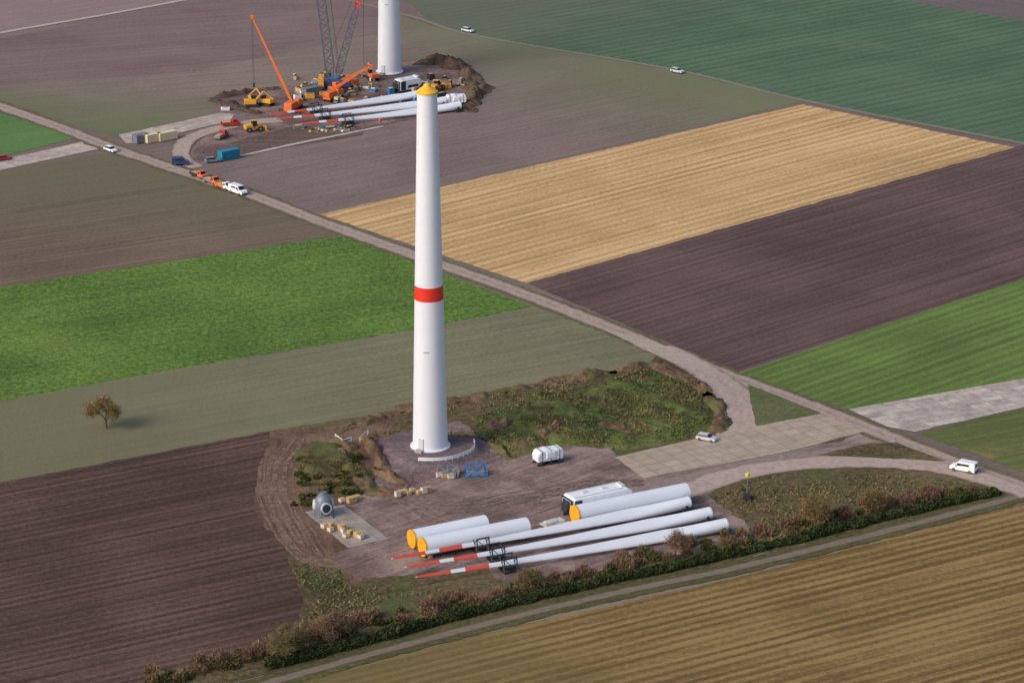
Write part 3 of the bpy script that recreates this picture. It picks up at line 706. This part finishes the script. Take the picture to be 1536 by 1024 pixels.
def telecrane(base,tipv,name='mobile_crane',mat=ORANGE,a=0.0,big=1.0,hook=True):
    c=G(*base,.1); e=empty(name,c); m=MB()
    Rz=Matrix.Rotation(a,3,'Z')
    m.box((0,0,1.2),(10*big,2.6,1.0),0,a); m.box(Rz@Vector((4.4*big,0,2.0)),(1.6,2.5,1.5),0,a); m.obj('carrier',[mat],e,bevel=.1)
    m=MB(); m.box(Rz@Vector((5.2*big,0,2.3)),(.1,2.2,.7),0,a); m.obj('windscreen',[GLASS],e)
    m=MB()
    for x in (-4,-2.6,-1.2,1.4,2.8,4.2):
        for s in (-1,1): m.tube(Rz@Vector((x*big,s*.95,.6)),Rz@Vector((x*big,s*1.32,.6)),.6,n=14)
    m.obj('wheels',[RUB],e)
    m=MB()
    for x in (-3.4,3.4):
        m.box(Rz@Vector((x*big,0,.7)),(.4,7,.35),0,a)
        for s in (-1,1): m.tube(Rz@Vector((x*big,s*3.4,0)),Rz@Vector((x*big,s*3.4,.8)),.2,n=8); 
    m.obj('outriggers',[DARK],e)
    m=MB(); m.box(Rz@Vector((-1.5,0,2.4)),(4.5,2.5,1.3),0,a); m.box(Rz@Vector((1,-1.2,2.6)),(1.6,1.0,1.7),0,a); m.obj('superstructure',[mat],e,bevel=.1)
    p=Vector((-.5,0,3)) ; q=R(tipv[0],tipv[1],c.y+tipv[2])-c; d=q-p
    m=MB()
    for k,(t0,t1,r) in enumerate(((0,.3,.62),(.28,.52,.52),(.5,.76,.42),(.74,1,.33))): m.tube(p+d*t0,p+d*t1,r*.95,n=4,mi=0)
    m.box(q,(.9,.9,1.1)); m.obj('telescopic_boom',[mat],e)
    m=MB(); m.tube(p+Vector((.8,0,-.5)),p+d*.2,.2,n=8)
    if hook:
        for o in (-.15,.15): m.tube(q+Vector((o,0,0)),Vector((q.x+o,q.y,7.5)),.05,n=3)
        m.box((q.x,q.y,7),(.6,.4,1.3))
    m.obj('cylinder_and_hook',[DARK],e)
telecrane((440,166),(378,26,3),a=1.2,big=.8)
telecrane((515,135),(556,100,0),a=A_s,hook=False)
telecrane((500,150),(548,104,0),a=A_s+.3,hook=False,big=.7)
def loader(uv,a,mat=CYEL,name='wheel_loader'):
    e=empty(name,G(uv[0],uv[1],.14),a); m=MB(); m.prism([(-3,.9),(-3,2.1),(-.8,2.3),(-.8,.9)],-1.1,1.1); m.box((1.0,0,1.3),(1.8,1.3,1.0)); m.obj('chassis',[mat],e,bevel=.1)
    m=MB(); m.box((-.1,0,2.5),(1.5,1.5,1.5),taper=.85); m.obj('cab',[GLASS],e); m=MB(); m.box((-.1,0,3.3),(1.5,1.5,.1)); 
    for s in (-1,1): m.tube((1,s*.6,1.8),(3.2,s*.6,.9),.16,n=5)
    m.prism([(3.0,.1),(3.0,1.3),(3.3,1.4),(3.3,.4),(4.1,.15),(4.1,.05)],-1.4,1.4); m.obj('arms_and_bucket',[mat],e); wheels(e,(-1.9,1.5),2.4,.8)
loader((382,197),.4); loader((656,136),1.0,CYEL,'wheel_loader')
def excav(uv,a,mat=ORANGE):
    e=empty('excavator',G(uv[0],uv[1],.14),a); m=MB()
    for s in (-1,1): m.prism([(-2.1,.2),(-1.8,.9),(1.8,.9),(2.1,.2),(1.8,0),(-1.8,0)],s*1.2-.3,s*1.2+.3)
    m.obj('tracks',[DARK],e); m=MB(); m.box((-.5,0,1.6),(3.6,2.6,1.3)); m.obj('house',[mat],e,bevel=.12); m=MB(); m.box((.6,.8,2.5),(1.5,1.0,1.5),taper=.9); m.obj('cab',[GLASS],e)
    m=MB(); m.tube((1,0,1.8),(3.6,0,4.6),.3,.24,5); m.tube((3.6,0,4.6),(6,0,2.6),.24,.18,5); m.prism([(5.7,2.6),(6.4,2.4),(6.2,1.4),(5.2,1.6)],-.6,.6); m.obj('boom_and_bucket',[mat],e)
excav((378,160),.1,CYEL); excav((400,158),2.6,CYEL); excav((560,120),2.0)
def goods(name,items):
    e=empty(name); m=MB(); mats=[WOOD,STEEL,BLUE,TARP,DARK,CYEL,CREAM,RED]
    for (u,v,sx,sy,sz,r,mi) in items:
        c=G(u,v,sz/2+.2); m.box(c,(sx,sy,sz),mi,r); m.box(c+Vector((0,0,sz/2+.12)),(sx*.6,sy*.6,.22),(mi+4)%8 if mi!=3 else 1,r)
        for s in (-.35,.35): m.box((c.x,c.y+s*sy,.17),(sx*1.05,.2,.14),0,0)
    m.obj('crates',mats,e,bevel=.04)
it=[]
for k in range(85):
    u=random.uniform(440,700); v=random.uniform(112,152)
    if 560<u<612 and v<128: continue
    it.append((u,v,random.uniform(1,3.2),random.uniform(.8,1.8),random.uniform(.4,1.7),random.uniform(0,3),random.choice([0,1,1,2,3,4,4,5,6])))
goods('crates_and_parts',it)
goods('crane_mats',[(470+i*6,196-i*.4+random.uniform(-3,3),2.6,1.0,.5,A_s,random.choice([0,6,4])) for i in range(10)])
goods('crates_and_parts',[(448,190,3,2,.8,.3,1),(495,192,4,2,.6,.2,4),(560,128,3,2,1,.2,1),(670,128,2.5,2,1.5,.2,5),(338,163,2.5,1.2,.9,.2,3)])
nacelle((595,140),(628,134),3.6,3.4); wrapped(G(684,158),.2)
def signpost(uv):
    e=empty('marker_post',G(*uv)); m=MB(); m.tube((0,0,0),(0,0,3.2),.08,n=6); m.obj('pole',[STEEL],e); m=MB(); m.lathe([(0,3.3),(.45,2.7),(.45,2.3),(0,2.3)],8); m.obj('head',[RED],e)
signpost((570,194))
# ------------------------------------------------------------------ vegetation
twigR=leafmat('twigs_red_brown',C(96,74,62),C(144,116,96),.3); twigB=leafmat('twigs_brown',C(84,74,52),C(142,124,88),.3)
hedgeM=leafmat('hedge_leaves',C(32,42,24),C(68,78,42),.35); grassG=leafmat('grass_tufts_green',C(70,86,44),C(100,112,62),.2); grassB=leafmat('grass_tufts_brown',C(90,78,54),C(136,118,82),.2)
bark=leafmat('bark',C(74,60,52),C(104,88,74),1); leafG=leafmat('shrub_leaves',C(50,60,32),C(98,98,54),.4)
autumn=leafmat('autumn_leaves',C(116,92,54),C(150,124,76),.4)
def shrub_pts(c,rx,rz,n,ln=.55,w=.05):
    d=rdir(n); d[:,2]=np.abs(d[:,2]); rad=rng.uniform(.25,1,n)**.6
    lob=rdir(7); lob[:,2]=np.abs(lob[:,2]); k=(d@lob.T).max(1); rad*= .55+.5*k
    cen=np.array(c)+d*np.c_[rad*rx,rad*rx,rad*rz]; 
    up=d*.6+rdir(n)*.55+np.array([0,0,.5]); up/=np.linalg.norm(up,axis=1,keepdims=True)
    ax=np.cross(up,rdir(n)); ax/=np.linalg.norm(ax,axis=1,keepdims=True)
    L=rng.uniform(.5,1.3,n)[:,None]*ln; W=rng.uniform(.6,1.4,n)[:,None]*w
    return cen,ax*W,up*L
def shrubs(name,items,mat,ln=.5,w=.05,dens=170):
    A=[];B=[];Cc=[]
    for c,rx,rz in items:
        n=int(dens*rx*rz*1.6)+40; a,b,u=shrub_pts((c.x,c.y,c.z+.1),rx,rz,n,ln,w); A.append(a);B.append(b);Cc.append(u)
    return quads(name,np.concatenate(A),np.concatenate(B),np.concatenate(Cc),mat)
def along(pts,k,off=(0,0)):
    P_=smoothline([G(*p) for p in pts],1.0); 
    for _ in range(k):
        i=random.randrange(len(P_)-1); a=P_[i];b=P_[i+1]; d=(b-a).normalized(); yield a+(b-a)*random.random()+Vector((-d.y,d.x,0))*random.uniform(*off)
hl=[(300,1030),(400,1003),(460,988),(600,950),(760,908),(900,876),(1080,838),(1280,790),(1400,762),(1497,740)]
def hedge(name,pts,w,h,mat,per=150,leaf=.22):
    P_=smoothline([G(*p) for p in pts],.5); n=int(per*len(P_)*.5)
    i=rng.integers(0,len(P_)-1,n); A=np.array([tuple(p) for p in P_]); base=A[i]+(A[i+1]-A[i])*rng.random(n)[:,None]
    d=A[np.minimum(i+1,len(P_)-1)]-A[i]; d/=np.linalg.norm(d,axis=1,keepdims=True)+1e-9; nn=np.c_[-d[:,1],d[:,0],np.zeros(n)]
    hh=np.array([h*(.85+.55*nz(p.x,p.y,.18,6)+.3*nz(p.x,p.y,.8,2)) for p in P_])[i]
    t=rng.uniform(-1,1,n); zz=rng.random(n)**.55*hh*(1-.3*t*t)
    ww=np.array([w*(1+.5*nz(p.x,p.y,.22,9)) for p in P_])[i]/2
    cen=base+nn*(t*ww)[:,None]; cen[:,2]=zz
    u=rdir(n)*leaf*rng.uniform(.6,1.4,n)[:,None]; a=np.cross(u,rdir(n)); a*= (leaf*.7)/(np.linalg.norm(a,axis=1,keepdims=True)+1e-6)
    quads(name,cen,a,u,mat)
hedge('hedge',hl[1:],2.6,1.8,hedgeM,per=330,leaf=.21)
def core(pts):  # unseen solid strip added inside the hedge to block see-through
    P_=smoothline([G(*p) for p in pts],1.0); vs=[];fs=[]
    for i,p in enumerate(P_):
        a=P_[max(0,i-1)];b=P_[min(len(P_)-1,i+1)];d=(b-a).normalized();nn=Vector((-d.y,d.x,0))
        hh=1.2*(.85+.45*nz(p.x,p.y,.18,6))
        for t,zq in ((-.8,0),(-.6,hh),(.6,hh),(.8,0)): q=p+nn*t; vs.append((q.x,q.y,zq))
        if i:
            for k in range(3): o=4*i+k; fs.append((o-4,o-3,o+1,o))
    me=bpy.data.meshes.new('hedge_core'); me.from_pydata(vs,[],fs); me.materials.append(hedgeM); o=bpy.data.objects.new('hedge_filler_strip',me); scene.collection.objects.link(o)
core(hl[1:])
up_line=[(220,1025),(330,1000),(430,968),(560,935),(760,895),(900,862),(1080,820),(1280,775),(1400,750),(1470,732)]
shrubs('hawthorn_scrub',[(p,random.uniform(1.0,2.2),random.uniform(1.0,2.7)) for p in along(up_line,50,(-1.5,3))],twigR,.45,.04,85)
shrubs('hawthorn_scrub',[(p,random.uniform(1.0,2.0),random.uniform(.8,2.3)) for p in along(up_line,50,(-2,4))],twigB,.45,.04,85)
shrubs('leafy_scrub',[(p,random.uniform(.8,1.7),random.uniform(.6,1.5)) for p in along(up_line,75,(-2,3))],leafG,.18,.11,110)
shrubs('dry_scrub',[(G(u+random.uniform(-18,18),v+random.uniform(-6,6)),random.uniform(.9,1.8),random.uniform(.9,2.0)) for u,v in ((920,852),(945,845),(975,835),(690,900),(650,915),(1350,755),(1390,745),(840,872))*4],twigR,.45,.042,90)
shrubs('dry_scrub',[(G(u+random.uniform(-14,14),1028-(u-210)*.27+random.uniform(-6,6)),random.uniform(.9,1.8),random.uniform(.8,1.8)) for u in range(215,440,14)],twigB,.45,.045,100)
shrubs('scrub',[(G(random.uniform(448,540),random.uniform(682,738),.6),random.uniform(.8,1.6),random.uniform(.5,1.1)) for _ in range(24)],leafG,.2,.11,130)
shrubs('scrub',[(G(random.uniform(448,540),random.uniform(682,738),.6),random.uniform(.7,1.5),random.uniform(.5,1.3)) for _ in range(14)],twigB,.4,.04,100)
shrubs('scrub',[(G(random.uniform(440,475),random.uniform(744,760)),random.uniform(.6,1.2),random.uniform(.6,1.1)) for _ in range(8)],leafG,.2,.11,130)
def tufts(name,pts,n,mat,h=.45,thr=-.05,seed=1.0,s=.12,zf=None,wd=.14):
    P_=[tuple(G(*p).xy) for p in pts]; xs=[p[0] for p in P_];ys=[p[1] for p in P_]
    X=rng.uniform(min(xs),max(xs),n);Y=rng.uniform(min(ys),max(ys),n); I=inpoly(X,Y,P_); X=X[I];Y=Y[I]
    D=pdist(X,Y,P_)
    keep=[k for k in range(len(X)) if nz(X[k],Y[k],s,seed)-.5*max(0,1-D[k]/1.5)>thr]; X=X[keep];Y=Y[keep];D=D[keep]
    Z=np.array([zf(X[k],Y[k],D[k]) if zf else 0 for k in range(len(X))])+.12
    n=len(X); hh=rng.uniform(.5,1.3,n)*h; a=rng.uniform(0,math.pi,n); w=rng.uniform(.5,1.2,n)*wd
    cen=np.c_[X,Y,Z+hh/2]; ax=np.c_[np.cos(a)*w,np.sin(a)*w,np.zeros(n)]; up=np.c_[rng.normal(0,.12,n),rng.normal(0,.12,n),hh/2]
    return quads(name,cen,ax,up,mat)
hz_=lambda x,y,d:max(0,hp(x,y,d))
tufts('rough_grass',pit,16000,grassG,.25,-.05,3.0,.1,hz_); tufts('rough_grass',pit,13000,grassB,.35,.05,8.0,.1,hz_)
vs_=[(500,875),(775,890),(1125,812),(1060,742),(1150,712),(1380,712),(1500,735),(1080,835),(760,905),(460,975),(430,960),(470,900)]
tufts('rough_grass',vs_,30000,grassB,.34,-.05,5.0,.08); tufts('rough_grass',vs_,24000,grassG,.28,0,9.0,.08)
tufts('rough_grass',[(420,845),(490,838),(530,870),(520,900),(440,880)],1800,grassG,.3,-.05,2.0,.1)
tufts('rough_grass',[(500,660),(700,596),(975,540),(978,560),(700,622),(520,672)],9000,grassB,.4,-.05,2.0,.1)
tufts('rough_grass',[(975,540),(1080,590),(1095,640),(1075,655),(1055,600)],3000,grassB,.4,-.05,2.0,.1)
def tree(name,loc,h,cw,mat,leaf=None,depth=5,seed=0,nleaf=0,trunk=.16,spread=.45):
    rnd=random.Random(seed); e=empty(name,loc); m=MB(); ends=[]
    def br(p,d,L,r,k):
        q=p+d*L; m.tube(p,q,r,r*.7,n=6 if k<2 else 3,cap=False)
        if k>=depth: ends.append((q,d)); return
        if k>=2: ends.append((q,d)); ends.append((p+d*L*.5,d))
        for i in range(3 if k<3 else 2+(rnd.random()<.5)):
            a=rnd.uniform(0,6.28); sp=rnd.uniform(.35,.8)*(cw/h)*1.25
            x=d.cross(Vector((.3,.2,1))).normalized() if abs(d.z)<.95 else Vector((1,0,0)); y=d.cross(x)
            nd=(d+(x*math.cos(a)+y*math.sin(a))*sp+Vector((0,0,.12))).normalized()
            br(p+d*L*rnd.uniform(.55,1),nd,L*rnd.uniform(.62,.88),r*.6,k+1)
    br(Vector((0,0,-.1)),Vector((rnd.uniform(-.1,.1),0,1)).normalized(),h*.27,trunk,0)
    m.obj('trunk_and_limbs',[bark],e,smooth=60)
    E=np.array([tuple(q) for q,d in ends]); k=rng.integers(0,len(E),int(nleaf)); n=len(k)
    cen=E[k]+rng.normal(0,spread,(n,3)); cen[:,2]=np.maximum(cen[:,2],.3); u=rdir(n); u[:,2]=np.abs(u[:,2])*.8; ax=np.cross(u,rdir(n)); ax/=np.linalg.norm(ax,axis=1,keepdims=True)+1e-6
    if leaf: quads('leaves',cen[:n//4],ax[:n//4]*.08,u[:n//4]*.11,leaf,e)
    quads('twigs',cen,ax*.018,u*.42,mat,e)
tree('bare_tree',G(160,643),9.5,10,twigB,autumn,5,3,4600,.2,.5)
tree('bare_tree',G(1013,838),8,7.5,twigR,autumn,5,5,3200,.13)
tree('shrub_tree',G(1218,792),8.2,10.5,twigB,autumn,5,8,15000,.14,.7)
tree('shrub_tree',G(1308,770),6.5,8,twigB,autumn,5,9,11000,.12,.6)
tree('shrub_tree',G(502,966),8,10,twigR,leafG,5,11,15000,.14,.65)
tree('shrub_tree',G(427,988),7,9,twigB,leafG,5,12,11000,.12,.6)
tree('shrub_tree',G(795,885),5,6.5,twigB,leafG,5,13,7000,.1,.5)
# ------------------------------------------------------------------ light, sky, camera
w=bpy.data.worlds.new('World'); scene.world=w; w.use_nodes=True; nt=w.node_tree; bg=nt.nodes['Background']
sky=nt.nodes.new('ShaderNodeTexSky'); sky.sky_type='NISHITA'; sky.sun_disc=False
el=math.radians(33); sd=Vector((-.82,-.57,0)).normalized()
sky.sun_elevation=el; sky.sun_rotation=math.atan2(sd.x,sd.y); sky.dust_density=3.0
nt.links.new(sky.outputs[0],bg.inputs[0]); bg.inputs[1].default_value=.15
sl=bpy.data.lights.new('sun','SUN'); sl.energy=1.8; sl.angle=math.radians(26); sl.color=(1,.88,.79)
so=bpy.data.objects.new('sun',sl); scene.collection.objects.link(so)
dirv=Vector((sd.x*math.cos(el),sd.y*math.cos(el),math.sin(el))); so.rotation_euler=dirv.to_track_quat('Z','Y').to_euler(); so.location=(0,0,300)
cam=bpy.data.cameras.new('camera'); co=bpy.data.objects.new('camera',cam); scene.collection.objects.link(co)
cam.sensor_width=36; cam.sensor_fit='HORIZONTAL'; cam.lens=F/1536*36; cam.clip_start=1; cam.clip_end=30000
co.location=(-OX,-OY,H); co.rotation_euler=(math.pi/2-P,0,0); scene.camera=co
scene.view_settings.view_transform='Standard'; scene.view_settings.look='None'; scene.view_settings.exposure=0
